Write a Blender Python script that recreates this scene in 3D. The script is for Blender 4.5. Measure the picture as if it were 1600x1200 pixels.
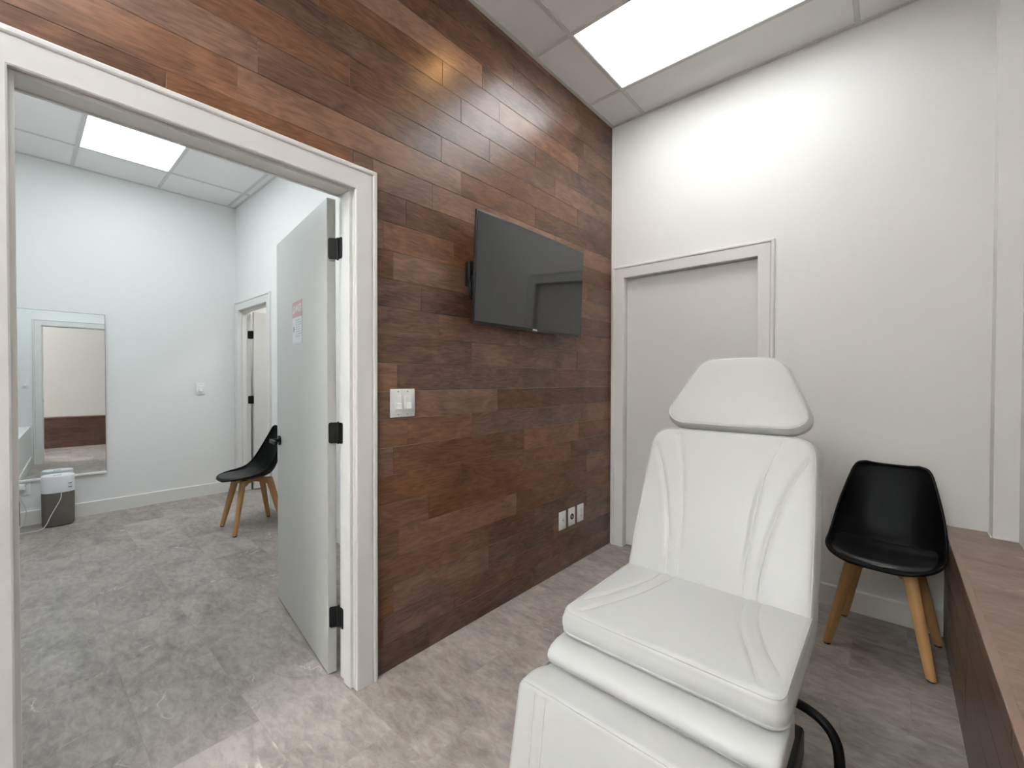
import bpy, bmesh, math, random
from mathutils import Vector, Matrix

# ------------------------------------------------------------------ scene, camera, world, exposure
for o in list(bpy.data.objects):
    bpy.data.objects.remove(o, do_unlink=True)
S = bpy.context.scene
COL = S.collection
PI = math.pi

cam_d = bpy.data.cameras.new('camera')
cam = bpy.data.objects.new('camera', cam_d)
COL.objects.link(cam)
cam_d.sensor_fit = 'HORIZONTAL'
cam_d.sensor_width = 36.0
cam_d.lens = 15.24
cam_d.clip_start = 0.02
YAW, PITCH, ROLL = 0.7211, -0.0128, 0.0023
_f = Vector((-math.sin(YAW) * math.cos(PITCH), math.cos(YAW) * math.cos(PITCH), math.sin(PITCH)))
_r = Vector((math.cos(YAW), math.sin(YAW), 0))
_u = _r.cross(_f)
_R = _r * math.cos(ROLL) + _u * math.sin(ROLL)
_U = -_r * math.sin(ROLL) + _u * math.cos(ROLL)
cam.matrix_world = Matrix(((_R.x, _U.x, -_f.x, 1.645), (_R.y, _U.y, -_f.y, -3.033), (_R.z, _U.z, -_f.z, 1.28), (0, 0, 0, 1)))
S.camera = cam

S.view_settings.view_transform = 'Standard'
S.view_settings.look = 'None'
S.view_settings.gamma = 1.0
S.view_settings.use_curve_mapping = False
S.view_settings.exposure = 1.2

w = bpy.data.worlds.new('world')
S.world = w
w.use_nodes = True
w.node_tree.nodes['Background'].inputs[0].default_value = (0.8, 0.85, 0.9, 1)
w.node_tree.nodes['Background'].inputs[1].default_value = 0.0

PANEL_NEAR = 1.9          # ceiling panel in the treatment room
FILL_OVER = 2.0          # added fill panel, unseen above the viewpoint
FILL_BACK = 32.0         # added fill panel, unseen far behind the viewpoint
PANEL_HALL = 2.6          # ceiling panel in the next room
FILL_HALL = 5.9       # fill panel added there, out of view above the door head
PANEL_CLOSET = 10.0
DOWNLIGHT = 55.0

H = 3.206                 # ceiling height of the treatment room
H2 = 3.188                # ceiling height of the next room
XF = -3.965               # far wall of the next room
YR = -1.398               # right wall of the next room
XL = 1.845                # front of the plank-clad ledge
ZL = 0.555                # top of the ledge
YN = -6.30                # wall behind the camera

# ------------------------------------------------------------------ materials
def nmat(name):
    m = bpy.data.materials.new(name)
    m.use_nodes = True
    nt = m.node_tree
    return m, nt, nt.nodes['Principled BSDF'], nt.nodes, nt.links

def node(ns, t, **kw):
    n = ns.new(t)
    for k, v in kw.items():
        setattr(n, k, v)
    return n

def plain(name, col, rough=0.5, spec=0.5, metal=0.0, bump=0.0, bscale=200.0, var=0.0, coat=0.0):
    m, nt, b, ns, ln = nmat(name)
    b.inputs['Base Color'].default_value = (*col, 1)
    b.inputs['Roughness'].default_value = rough
    b.inputs['Specular IOR Level'].default_value = spec
    b.inputs['Metallic'].default_value = metal
    b.inputs['Coat Weight'].default_value = coat
    tc = node(ns, 'ShaderNodeTexCoord')
    if var > 0:
        n = node(ns, 'ShaderNodeTexNoise')
        n.inputs['Scale'].default_value = 4.0
        n.inputs['Detail'].default_value = 5
        ln.new(tc.outputs['Object'], n.inputs['Vector'])
        r = node(ns, 'ShaderNodeValToRGB')
        r.color_ramp.elements[0].position = 0.3
        r.color_ramp.elements[1].position = 0.7
        r.color_ramp.elements[0].color = (*[c * (1 - var) for c in col], 1)
        r.color_ramp.elements[1].color = (*[min(1, c * (1 + var)) for c in col], 1)
        ln.new(n.outputs['Fac'], r.inputs['Fac'])
        ln.new(r.outputs['Color'], b.inputs['Base Color'])
    if bump > 0:
        n2 = node(ns, 'ShaderNodeTexNoise')
        n2.inputs['Scale'].default_value = bscale
        n2.inputs['Detail'].default_value = 4
        ln.new(tc.outputs['Object'], n2.inputs['Vector'])
        bp = node(ns, 'ShaderNodeBump')
        bp.inputs['Strength'].default_value = bump
        bp.inputs['Distance'].default_value = 0.002
        ln.new(n2.outputs['Fac'], bp.inputs['Height'])
        ln.new(bp.outputs['Normal'], b.inputs['Normal'])
    return m

def emit(name, col, strength):
    m, nt, b, ns, ln = nmat(name)
    b.inputs['Base Color'].default_value = (0.8, 0.8, 0.8, 1)
    b.inputs['Emission Color'].default_value = (*col, 1)
    b.inputs['Emission Strength'].default_value = strength
    return m

def wood_planks(name, dark, light, axis):
    """stained maple planks; per-plank tone and seed come from the mesh attribute 'tone'"""
    m, nt, b, ns, ln = nmat(name)
    tc = node(ns, 'ShaderNodeTexCoord')
    at = node(ns, 'ShaderNodeAttribute', attribute_name='tone')
    sep = node(ns, 'ShaderNodeSeparateColor')
    ln.new(at.outputs['Color'], sep.inputs['Color'])
    sc = node(ns, 'ShaderNodeVectorMath', operation='SCALE')
    sc.inputs['Scale'].default_value = 40.0
    ln.new(at.outputs['Color'], sc.inputs[0])
    add = node(ns, 'ShaderNodeVectorMath', operation='ADD')
    ln.new(tc.outputs['Object'], add.inputs[0])
    ln.new(sc.outputs['Vector'], add.inputs[1])
    mp = node(ns, 'ShaderNodeMapping')
    mp.inputs['Scale'].default_value = (2.6, 2.6, 30)
    ln.new(add.outputs['Vector'], mp.inputs['Vector'])
    grain = node(ns, 'ShaderNodeTexNoise')
    grain.inputs['Scale'].default_value = 2.2
    grain.inputs['Detail'].default_value = 8
    grain.inputs['Roughness'].default_value = 0.62
    grain.inputs['Distortion'].default_value = 1.4
    ln.new(mp.outputs['Vector'], grain.inputs['Vector'])
    mp2 = node(ns, 'ShaderNodeMapping')
    mp2.inputs['Scale'].default_value = (2.2, 2.2, 5)
    ln.new(add.outputs['Vector'], mp2.inputs['Vector'])
    blot = node(ns, 'ShaderNodeTexNoise')
    blot.inputs['Scale'].default_value = 2.0
    blot.inputs['Detail'].default_value = 4
    blot.inputs['Distortion'].default_value = 0.8
    ln.new(mp2.outputs['Vector'], blot.inputs['Vector'])
    # cathedral figure: rings of a distorted noise
    mp3 = node(ns, 'ShaderNodeMapping')
    mp3.inputs['Scale'].default_value = (1.6, 1.6, 7)
    ln.new(add.outputs['Vector'], mp3.inputs['Vector'])
    fig = node(ns, 'ShaderNodeTexNoise')
    fig.inputs['Scale'].default_value = 1.7
    fig.inputs['Detail'].default_value = 2
    ln.new(mp3.outputs['Vector'], fig.inputs['Vector'])
    mul = node(ns, 'ShaderNodeMath', operation='MULTIPLY')
    mul.inputs[1].default_value = 70.0
    ln.new(fig.outputs['Fac'], mul.inputs[0])
    sn = node(ns, 'ShaderNodeMath', operation='SINE')
    ln.new(mul.outputs[0], sn.inputs[0])
    mp4 = node(ns, 'ShaderNodeMapping')
    mp4.inputs['Scale'].default_value = (7, 7, 130)
    ln.new(add.outputs['Vector'], mp4.inputs['Vector'])
    pores = node(ns, 'ShaderNodeTexNoise')
    pores.inputs['Scale'].default_value = 2.4
    pores.inputs['Detail'].default_value = 6
    pores.inputs['Roughness'].default_value = 0.7
    pores.inputs['Distortion'].default_value = 0.6
    ln.new(mp4.outputs['Vector'], pores.inputs['Vector'])
    # value = 0.5*tone + grain + blotch + figure
    def mad(a, k, c):
        n = node(ns, 'ShaderNodeMath', operation='MULTIPLY_ADD')
        ln.new(a, n.inputs[0])
        n.inputs[1].default_value = k
        if isinstance(c, (int, float)):
            n.inputs[2].default_value = c
        else:
            ln.new(c, n.inputs[2])
        return n.outputs[0]
    v = mad(grain.outputs['Fac'], 0.55, -0.70)
    v = mad(pores.outputs['Fac'], 0.75, v)
    v = mad(blot.outputs['Fac'], 0.72, v)
    v = mad(sn.outputs[0], 0.055, v)
    v = mad(sep.outputs['Red'], 0.30, v)
    rp = node(ns, 'ShaderNodeValToRGB')
    e = rp.color_ramp.elements
    e[0].position, e[1].position = 0.1, 0.95
    e[0].color, e[1].color = (*dark, 1), (*light, 1)
    k = e.new(0.5)
    k.color = (*[(0.58 * a + 0.42 * c) for a, c in zip(dark, light)], 1)
    ln.new(v, rp.inputs['Fac'])
    # some planks redder, some greyer
    hs = node(ns, 'ShaderNodeHueSaturation')
    sat = node(ns, 'ShaderNodeMath', operation='MULTIPLY_ADD')
    ln.new(sep.outputs['Green'], sat.inputs[0])
    sat.inputs[1].default_value = 0.28
    sat.inputs[2].default_value = 0.84
    ln.new(sat.outputs[0], hs.inputs['Saturation'])
    ln.new(rp.outputs['Color'], hs.inputs['Color'])
    ln.new(hs.outputs['Color'], b.inputs['Base Color'])
    ro = node(ns, 'ShaderNodeMath', operation='MULTIPLY_ADD')
    ln.new(grain.outputs['Fac'], ro.inputs[0])
    ro.inputs[1].default_value = 0.10
    ro.inputs[2].default_value = 0.27
    ln.new(ro.outputs[0], b.inputs['Roughness'])
    b.inputs['Specular IOR Level'].default_value = 0.45
    bp = node(ns, 'ShaderNodeBump')
    bp.inputs['Strength'].default_value = 0.12
    bp.inputs['Distance'].default_value = 0.001
    ln.new(grain.outputs['Fac'], bp.inputs['Height'])
    ln.new(bp.outputs['Normal'], b.inputs['Normal'])
    return m

def vinyl_stone(name, lo, hi, vein, tile=(0.61, 0.305), off=(0.12, 0.01)):
    m, nt, b, ns, ln = nmat(name)
    tc = node(ns, 'ShaderNodeTexCoord')
    mo = node(ns, 'ShaderNodeMapping')
    mo.inputs['Location'].default_value = (off[0], off[1], 0)
    ln.new(tc.outputs['Object'], mo.inputs['Vector'])
    br = node(ns, 'ShaderNodeTexBrick', offset=0.33)
    br.inputs['Scale'].default_value = 1.0
    br.inputs['Brick Width'].default_value = tile[0]
    br.inputs['Row Height'].default_value = tile[1]
    br.inputs['Mortar Size'].default_value = 0.0008
    br.inputs['Mortar Smooth'].default_value = 0.3
    br.inputs['Color1'].default_value = (0, 0, 0, 1)
    br.inputs['Color2'].default_value = (1, 1, 1, 1)
    br.inputs['Mortar'].default_value = (0.3, 0.3, 0.3, 1)
    ln.new(mo.outputs['Vector'], br.inputs['Vector'])
    sc = node(ns, 'ShaderNodeVectorMath', operation='SCALE')
    sc.inputs['Scale'].default_value = 23.0
    ln.new(br.outputs['Color'], sc.inputs[0])
    add = node(ns, 'ShaderNodeVectorMath', operation='ADD')
    ln.new(tc.outputs['Object'], add.inputs[0])
    ln.new(sc.outputs['Vector'], add.inputs[1])
    def noise(scale, detail, rough, dist, sx=1, sy=1):
        mp = node(ns, 'ShaderNodeMapping')
        mp.inputs['Scale'].default_value = (sx, sy, 1)
        mp.inputs['Rotation'].default_value = (0, 0, 0.5)
        ln.new(add.outputs['Vector'], mp.inputs['Vector'])
        n = node(ns, 'ShaderNodeTexNoise')
        n.inputs['Scale'].default_value = scale
        n.inputs['Detail'].default_value = detail
        n.inputs['Roughness'].default_value = rough
        n.inputs['Distortion'].default_value = dist
        ln.new(mp.outputs['Vector'], n.inputs['Vector'])
        return n.outputs['Fac']
    big = noise(3.2, 6, 0.6, 0.8, 1, 1.6)
    fine = noise(16, 8, 0.72, 0.5, 1, 2.2)
    vn = noise(1.7, 5, 0.5, 0.7)
    msk = noise(4.0, 2, 0.5, 0.0)
    a1 = node(ns, 'ShaderNodeMath', operation='MULTIPLY_ADD')
    ln.new(fine, a1.inputs[0]); a1.inputs[1].default_value = 1.1; a1.inputs[2].default_value = -0.58
    a2 = node(ns, 'ShaderNodeMath', operation='MULTIPLY_ADD')
    ln.new(big, a2.inputs[0]); a2.inputs[1].default_value = 1.0; ln.new(a1.outputs[0], a2.inputs[2])
    a3 = node(ns, 'ShaderNodeMath', operation='MULTIPLY_ADD')
    ln.new(br.outputs['Color'], a3.inputs[0]); a3.inputs[1].default_value = 0.12; ln.new(a2.outputs[0], a3.inputs[2])
    rp = node(ns, 'ShaderNodeValToRGB')
    rp.color_ramp.elements[0].position, rp.color_ramp.elements[1].position = 0.2, 0.78
    rp.color_ramp.elements[0].color, rp.color_ramp.elements[1].color = (*lo, 1), (*hi, 1)
    ln.new(a3.outputs[0], rp.inputs['Fac'])
    # sparse pale veins
    d = node(ns, 'ShaderNodeMath', operation='SUBTRACT'); ln.new(vn, d.inputs[0]); d.inputs[1].default_value = 0.5
    ab = node(ns, 'ShaderNodeMath', operation='ABSOLUTE'); ln.new(d.outputs[0], ab.inputs[0])
    vr = node(ns, 'ShaderNodeMapRange')
    vr.inputs['From Min'].default_value = 0.0; vr.inputs['From Max'].default_value = 0.006
    vr.inputs['To Min'].default_value = 0.75; vr.inputs['To Max'].default_value = 0.0
    ln.new(ab.outputs[0], vr.inputs['Value'])
    mr = node(ns, 'ShaderNodeMapRange')
    mr.inputs['From Min'].default_value = 0.56; mr.inputs['From Max'].default_value = 0.68
    ln.new(msk, mr.inputs['Value'])
    mm = node(ns, 'ShaderNodeMath', operation='MULTIPLY'); ln.new(vr.outputs[0], mm.inputs[0]); ln.new(mr.outputs[0], mm.inputs[1])
    mx = node(ns, 'ShaderNodeMix', data_type='RGBA')
    ln.new(mm.outputs[0], mx.inputs['Factor'])
    ln.new(rp.outputs['Color'], mx.inputs['A'])
    mx.inputs['B'].default_value = (*vein, 1)
    # seam lines
    mx2 = node(ns, 'ShaderNodeMix', data_type='RGBA')
    sm = node(ns, 'ShaderNodeMath', operation='MULTIPLY'); ln.new(br.outputs['Fac'], sm.inputs[0]); sm.inputs[1].default_value = 0.18
    ln.new(sm.outputs[0], mx2.inputs['Factor'])
    ln.new(mx.outputs['Result'], mx2.inputs['A'])
    mx2.inputs['B'].default_value = (*[c * 0.6 for c in lo], 1)
    ln.new(mx2.outputs['Result'], b.inputs['Base Color'])
    b.inputs['Roughness'].default_value = 0.42
    b.inputs['Specular IOR Level'].default_value = 0.4
    bp = node(ns, 'ShaderNodeBump')
    bp.inputs['Strength'].default_value = 0.15
    bp.inputs['Distance'].default_value = 0.001
    ln.new(fine, bp.inputs['Height'])
    ln.new(bp.outputs['Normal'], b.inputs['Normal'])
    return m

M = {}
M['wall'] = plain('wall_paint', (0.84, 0.83, 0.815), 0.6, 0.3, bump=0.05, bscale=180)
M['wall2'] = plain('hall_wall_paint', (0.84, 0.84, 0.835), 0.6, 0.3, bump=0.05, bscale=180)
M['trim'] = plain('trim_paint', (0.77, 0.755, 0.73), 0.38, 0.5)
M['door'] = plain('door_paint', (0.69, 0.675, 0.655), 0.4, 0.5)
M['door2'] = plain('shaded_door_paint', (0.54, 0.54, 0.52), 0.4, 0.5)  # off-white door paint again, darkened to put the open door's shade into its colour
M['tile'] = plain('ceiling_tile', (0.90, 0.885, 0.87), 0.9, 0.1, bump=0.5, bscale=350)
M['grid'] = plain('ceiling_grid_metal', (0.68, 0.67, 0.65), 0.5, 0.4)
M['wood'] = wood_planks('stained_planks', (0.037, 0.0145, 0.0072), (0.30, 0.148, 0.087), 1)
M['wooddark'] = wood_planks('dark_stained_planks', (0.026, 0.0115, 0.0068), (0.17, 0.088, 0.058), 1)
M['floor'] = vinyl_stone('vinyl_stone_floor', (0.185, 0.160, 0.146), (0.44, 0.392, 0.362), (0.75, 0.70, 0.66))
M['ledge'] = vinyl_stone('vinyl_stone_ledge', (0.16, 0.105, 0.082), (0.30, 0.215, 0.175), (0.7, 0.6, 0.52), (0.305, 0.61), (0.02, 0.2))
M['nosing'] = plain('ledge_nosing', (0.25, 0.165, 0.125), 0.4, 0.5, var=0.1)
M['leather'] = plain('white_upholstery', (0.60, 0.602, 0.597), 0.40, 0.5, bump=0.08, bscale=260)
M['piping'] = plain('cream_piping', (0.66, 0.645, 0.60), 0.45, 0.4)
M['black'] = plain('black_plastic', (0.0022, 0.0023, 0.0026), 0.45, 0.11, bump=0.03, bscale=300)
M['pad'] = plain('black_leatherette', (0.005, 0.0052, 0.0065), 0.36, 0.55, bump=0.08, bscale=220)
M['metal'] = plain('black_metal', (0.005, 0.005, 0.0055), 0.4, 0.3)
M['beech'] = plain('beech_wood', (0.50, 0.275, 0.115), 0.45, 0.4, var=0.14, bump=0.03, bscale=60)
M['foot'] = plain('dark_foot', (0.02, 0.018, 0.016), 0.6)
M['plate'] = plain('white_plastic', (0.86, 0.86, 0.86), 0.3, 0.5)
M['platesh'] = plain('white_rocker', (0.88, 0.88, 0.88), 0.25, 0.5)
M['screw'] = plain('grey_screw', (0.45, 0.45, 0.45), 0.35, 0.5, metal=0.6)
M['screen'] = plain('tv_screen', (0.011, 0.011, 0.0115), 0.06, 0.85)
M['bezel'] = plain('tv_bezel', (0.014, 0.014, 0.015), 0.3, 0.5)
M['logo'] = plain('silver_badge', (0.6, 0.6, 0.6), 0.3, 0.5, metal=0.5)
M['white'] = plain('white_gloss_plastic', (0.84, 0.84, 0.87), 0.3, 0.5)
M['cord'] = plain('white_cord', (0.66, 0.66, 0.66), 0.4, 0.5)
M['fabric'] = plain('grey_mesh_fabric', (0.16, 0.145, 0.13), 0.8, 0.2, bump=0.6, bscale=400, var=0.12)
M['slot'] = plain('dark_slot', (0.03, 0.03, 0.035), 0.5)
M['red'] = plain('faded_red_print', (0.50, 0.31, 0.32), 0.5)
M['paper'] = plain('sign_paper', (0.68, 0.69, 0.69), 0.45)
M['print'] = plain('grey_print', (0.45, 0.46, 0.47), 0.5)
M['symbol'] = plain('mauve_print', (0.42, 0.33, 0.36), 0.5)
M['panel'] = emit('panel_diffuser', (0.925, 0.985, 1.0), PANEL_NEAR)
M['fill_over'] = emit('fill_diffuser_over', (0.925, 0.985, 1.0), FILL_OVER)
M['fill_rear'] = emit('fill_diffuser_rear', (0.925, 0.985, 1.0), FILL_BACK)
M['fill_hall'] = emit('fill_diffuser_hall', (0.90, 0.98, 1.0), FILL_HALL)
M['panel2'] = emit('panel_diffuser_hall', (0.90, 0.98, 1.0), PANEL_HALL)
M['panel3'] = emit('panel_diffuser_closet', (1.0, 0.99, 0.96), PANEL_CLOSET)
M['warm'] = emit('warm_lamp', (1.0, 0.55, 0.20), DOWNLIGHT)
mm_, nt_, b_, ns_, ln_ = nmat('mirror_glass')
b_.inputs['Base Color'].default_value = (0.86, 0.90, 0.90, 1)
b_.inputs['Metallic'].default_value = 1.0
b_.inputs['Roughness'].default_value = 0.01
M['mirror'] = mm_

# ------------------------------------------------------------------ mesh helpers
def box(bm, x0, x1, y0, y1, z0, z1, bev=0.0, seg=2, mat=None):
    vs = [bm.verts.new((x, y, z)) for x in (x0, x1) for y in (y0, y1) for z in (z0, z1)]
    q = [(0, 1, 3, 2), (4, 6, 7, 5), (0, 4, 5, 1), (2, 3, 7, 6), (0, 2, 6, 4), (1, 5, 7, 3)]
    fs = [bm.faces.new([vs[i] for i in f]) for f in q]
    if mat is not None:
        bmesh.ops.transform(bm, matrix=mat, verts=vs)
    if bev > 0:
        es = set(e for f in fs for e in f.edges)
        bmesh.ops.bevel(bm, geom=list(es), offset=bev, segments=seg, affect='EDGES', profile=0.5)

def tube(bm, pts, r, n=10, cap=True, rr=None):
    pts = [Vector(p) for p in pts]
    rings = []
    up = Vector((0, 0, 1))
    t0 = (pts[1] - pts[0]).normalized()
    if abs(t0.dot(up)) > 0.9:
        up = Vector((0, 1, 0))
    nx = t0.cross(up).normalized()
    for i, p in enumerate(pts):
        if i == 0:
            t = pts[1] - pts[0]
        elif i == len(pts) - 1:
            t = pts[-1] - pts[-2]
        else:
            t = (pts[i + 1] - pts[i]).normalized() + (pts[i] - pts[i - 1]).normalized()
        t.normalize()
        nx = (nx - t * nx.dot(t)).normalized()
        ny = t.cross(nx)
        ra = rr[i] if rr else r
        rings.append([bm.verts.new(p + nx * (ra * math.cos(2 * PI * k / n)) + ny * (ra * math.sin(2 * PI * k / n))) for k in range(n)])
    for a, b in zip(rings, rings[1:]):
        for k in range(n):
            bm.faces.new([a[k], a[(k + 1) % n], b[(k + 1) % n], b[k]])
    if cap:
        bm.faces.new(list(reversed(rings[0])))
        bm.faces.new(rings[-1])

def loop_tube(bm, pts, r, n=8):
    pts = [Vector(p) for p in pts]
    N = len(pts)
    c = sum(pts, Vector()) / N
    rings = []
    for i, p in enumerate(pts):
        t = (pts[(i + 1) % N] - pts[i - 1]).normalized()
        o = (p - c)
        nx = (o - t * o.dot(t)).normalized()
        ny = t.cross(nx)
        rings.append([bm.verts.new(p + nx * (r * math.cos(2 * PI * k / n)) + ny * (r * math.sin(2 * PI * k / n))) for k in range(n)])
    for i in range(N):
        a, b = rings[i], rings[(i + 1) % N]
        for k in range(n):
            bm.faces.new([a[k], a[(k + 1) % n], b[(k + 1) % n], b[k]])

def smooth_path(pts, n=8):
    """Catmull-Rom through the points"""
    P = [Vector(p) for p in pts]
    P = [P[0] * 2 - P[1]] + P + [P[-1] * 2 - P[-2]]
    out = []
    for i in range(1, len(P) - 2):
        a, b, c, d = P[i - 1:i + 3]
        for k in range(n):
            t = k / n
            out.append(0.5 * ((2 * b) + (c - a) * t + (2 * a - 5 * b + 4 * c - d) * t * t + (3 * b - a - 3 * c + d) * t ** 3))
    out.append(P[-2])
    return out

def lathe(bm, prof, n=32, c=(0, 0, 0), sx=1.0, sy=1.0, cap0=True, cap1=True, axis='Z'):
    rings = []
    for r, z in prof:
        ring = []
        for k in range(n):
            a = 2 * PI * k / n
            p = Vector((r * sx * math.cos(a), r * sy * math.sin(a), z))
            if axis == 'X':
                p = Vector((p.z, p.x, p.y))
            elif axis == 'Y':
                p = Vector((p.y, p.z, p.x))
            ring.append(bm.verts.new(p + Vector(c)))
        rings.append(ring)
    for a, b in zip(rings, rings[1:]):
        for k in range(n):
            bm.faces.new([a[k], a[(k + 1) % n], b[(k + 1) % n], b[k]])
    if cap0:
        bm.faces.new(list(reversed(rings[0])))
    if cap1:
        bm.faces.new(rings[-1])

def loft(bm, rings, close=True, cap=True):
    R = [[bm.verts.new(p) for p in ring] for ring in rings]
    n = len(R[0])
    for a, b in zip(R, R[1:]):
        for k in range(n if close else n - 1):
            bm.faces.new([a[k], a[(k + 1) % n], b[(k + 1) % n], b[k]])
    if cap and close:
        bm.faces.new(list(reversed(R[0])))
        bm.faces.new(R[-1])

def poly_prism(bm, pts, h0, h1, f):
    """closed 2-D polygon pts extruded from h0 to h1; f(u, v, h) -> point"""
    a = [bm.verts.new(f(u, v, h0)) for u, v in pts]
    b = [bm.verts.new(f(u, v, h1)) for u, v in pts]
    n = len(pts)
    for k in range(n):
        bm.faces.new([a[k], a[(k + 1) % n], b[(k + 1) % n], b[k]])
    bm.faces.new(list(reversed(a)))
    bm.faces.new(b)

def MAT(root):
    """world matrix of an object and of its parents, without a depsgraph update"""
    m = root.matrix_basis.copy()
    return MAT(root.parent) @ m if root.parent else m

def obj(name, bm, mat, parent=None, smooth=True, angle=35, local=False):
    me = bpy.data.meshes.new(name)
    bmesh.ops.recalc_face_normals(bm, faces=bm.faces[:])
    if parent is not None and not local:
        bmesh.ops.transform(bm, matrix=MAT(parent).inverted(), verts=bm.verts[:])
    bm.to_mesh(me)
    bm.free()
    if smooth:
        me.polygons.foreach_set('use_smooth', [True] * len(me.polygons))
        try:
            me.set_sharp_from_angle(angle=math.radians(angle))
        except Exception:
            pass
    me.materials.append(M[mat])
    o = bpy.data.objects.new(name, me)
    COL.objects.link(o)
    if parent is not None:
        o.parent = parent
    return o

def B():
    return bmesh.new()

def tag(o, label, cat=None, group=None, kind=None):
    o['label'] = label
    if cat:
        o['category'] = cat
    if group:
        o['group'] = group
    if kind:
        o['kind'] = kind
    return o

def thing(name, label, cat, loc=(0, 0, 0), rz=0.0, group=None):
    o = bpy.data.objects.new(name, None)
    o.empty_display_size = 0.1
    COL.objects.link(o)
    o.location = loc
    o.rotation_euler = (0, 0, rz)
    return tag(o, label, cat, group)

def struct(name, bm, mat, label=None, parent=None, smooth=False):
    o = obj(name, bm, mat, parent, smooth=smooth)
    o['kind'] = 'structure'
    if label:
        o['label'] = label
    return o

def sbox(name, mat, b, label=None, parent=None, bev=0.0):
    bm = B()
    box(bm, *b, bev=bev)
    return struct(name, bm, mat, label, parent)

def copy_tree(o, parent=None):
    c = o.copy()
    COL.objects.link(c)
    if parent is not None:
        c.parent = parent
    for ch in list(o.children):
        copy_tree(ch, c)
    return c

# ------------------------------------------------------------------ the setting
sbox('floor', 'floor', (-4.3, 2.35, YN - 0.1, 1.6, -0.06, 0.0), 'grey brown stone-look vinyl floor running through both rooms')

# wall between the rooms: a drywall core with the doorway cut out of it
OY0, OY1, OZ = -3.046, -2.130, 2.045          # doorway (casing opening)
JY0, JY1, JZ = -3.048, -2.132, 2.050          # faces of the jambs
CW = 0.0925                                    # casing width
bm = B()
box(bm, -0.115, -0.008, JY1 + 0.02, 0.0, 0, H)
box(bm, -0.115, -0.008, YN, JY0 - 0.02, 0, H)
box(bm, -0.115, -0.008, JY0 - 0.02, JY1 + 0.02, JZ + 0.02, H)
wall_left = struct('wall_left', bm, 'wall2', 'wall clad in brown stained planks with a doorway through it')

ROW = 0.1222
JOINTS = {0: [-1.752], 2: [-1.35], 3: [-0.95], 5: [-1.758, -0.35], 6: [-1.552, -0.953, -0.551], 8: [-1.476, -0.42], 9: [-1.281],
          10: [-1.93, -0.75], 11: [-1.48], 16: [-1.883], 17: [-1.735], 18: [-1.551, -2.546], 19: [-1.682, -2.485], 20: [-1.349],
          21: [-1.555, -0.952], 22: [-1.273, -0.473], 23: [-1.405], 24: [-1.156], 1: [-1.6, -0.75], 4: [-1.12], 7: [-1.95, -1.05],
          12: [-1.7, -1.1], 13: [-0.8], 14: [-1.95, -1.3], 15: [-1.6, -0.35], 25: [-1.7]}
rng = random.Random(11)

def plank(bm, lay, y0, y1, z0, z1, xs, x):
    """one bevelled plank on the plane x, facing xs"""
    g = 0.0004
    y0 += g; y1 -= g; z0 += g; z1 -= g
    e = 0.0011
    ty, tz = rng.uniform(-0.0035, 0.0035), rng.uniform(-0.0055, 0.0055)
    yc, zc = (y0 + y1) / 2, (z0 + z1) / 2
    def P(y, z, d):
        return (x + xs * (d + max(-0.0005, min(0.0005, ty * (y - yc))) + tz * (z - zc)), y, z)
    back = [bm.verts.new(P(y, z, -0.008)) for y, z in ((y0, z0), (y1, z0), (y1, z1), (y0, z1))]
    mid = [bm.verts.new(P(y, z, -0.0009)) for y, z in ((y0, z0), (y1, z0), (y1, z1), (y0, z1))]
    top = [bm.verts.new(P(y, z, 0)) for y, z in ((y0 + e, z0 + e), (y1 - e, z0 + e), (y1 - e, z1 - e), (y0 + e, z1 - e))]
    fs = [bm.faces.new(top)]
    for a, b in ((mid, top), (back, mid)):
        for k in range(4):
            fs.append(bm.faces.new([a[k], a[(k + 1) % 4], b[(k + 1) % 4], b[k]]))
    c = (rng.uniform(0, 1), rng.uniform(0, 1), rng.uniform(0, 1), 1)
    if rng.random() < 0.12:
        c = (min(1.25, c[0] + 0.4), c[1] * 0.6, c[2], 1)
    for f in fs:
        for l in f.loops:
            l[lay] = c

bm = B()
lay = bm.loops.layers.float_color.new('tone')
row = 0
while row * ROW < H - 0.001:
    z0, z1 = row * ROW, min(H, (row + 1) * ROW)
    js = sorted(JOINTS.get(row, []))
    # fill the rest of the row with lengths between 0.4 and 1.3 m
    lo = js[0] if js else -0.2 - rng.random() * 0.8
    if not js:
        js = [lo]
    y = js[0]
    while y > YN:
        y -= rng.choice((0.4, 0.6, 0.8, 1.0, 1.2))
        js.insert(0, max(y, YN))
    y = js[-1]
    while True:
        y += rng.choice((0.6, 0.8, 1.0, 1.2))
        if y > -0.2:
            break
        js.append(y)
    js.append(-0.001)
    for a, b in zip(js, js[1:]):
        if b - a < 0.02:
            continue
        if z1 <= OZ + CW - 0.012:
            for lo_, hi_ in ((a, min(b, OY0 - CW + 0.01)), (max(a, OY1 + CW - 0.01), b)):
                if hi_ - lo_ > 0.01:
                    plank(bm, lay, lo_, hi_, z0, z1, 1, 0.0)
        elif z0 < OZ + CW - 0.012 and b > OY0 - CW and a < OY1 + CW:
            zc_ = OZ + CW - 0.012
            if a < OY0 - CW:
                plank(bm, lay, a, min(b, OY0 - CW + 0.01), z0, z1, 1, 0.0); a = OY0 - CW + 0.01
            if b > OY1 + CW:
                plank(bm, lay, max(a, OY1 + CW - 0.01), b, z0, z1, 1, 0.0); b = OY1 + CW - 0.01
            if b - a > 0.01:
                plank(bm, lay, a, b, zc_, z1, 1, 0.0)
        else:
            plank(bm, lay, a, b, z0, z1, 1, 0.0)
    row += 1
struct('plank_cladding', bm, 'wood', parent=wall_left)

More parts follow.
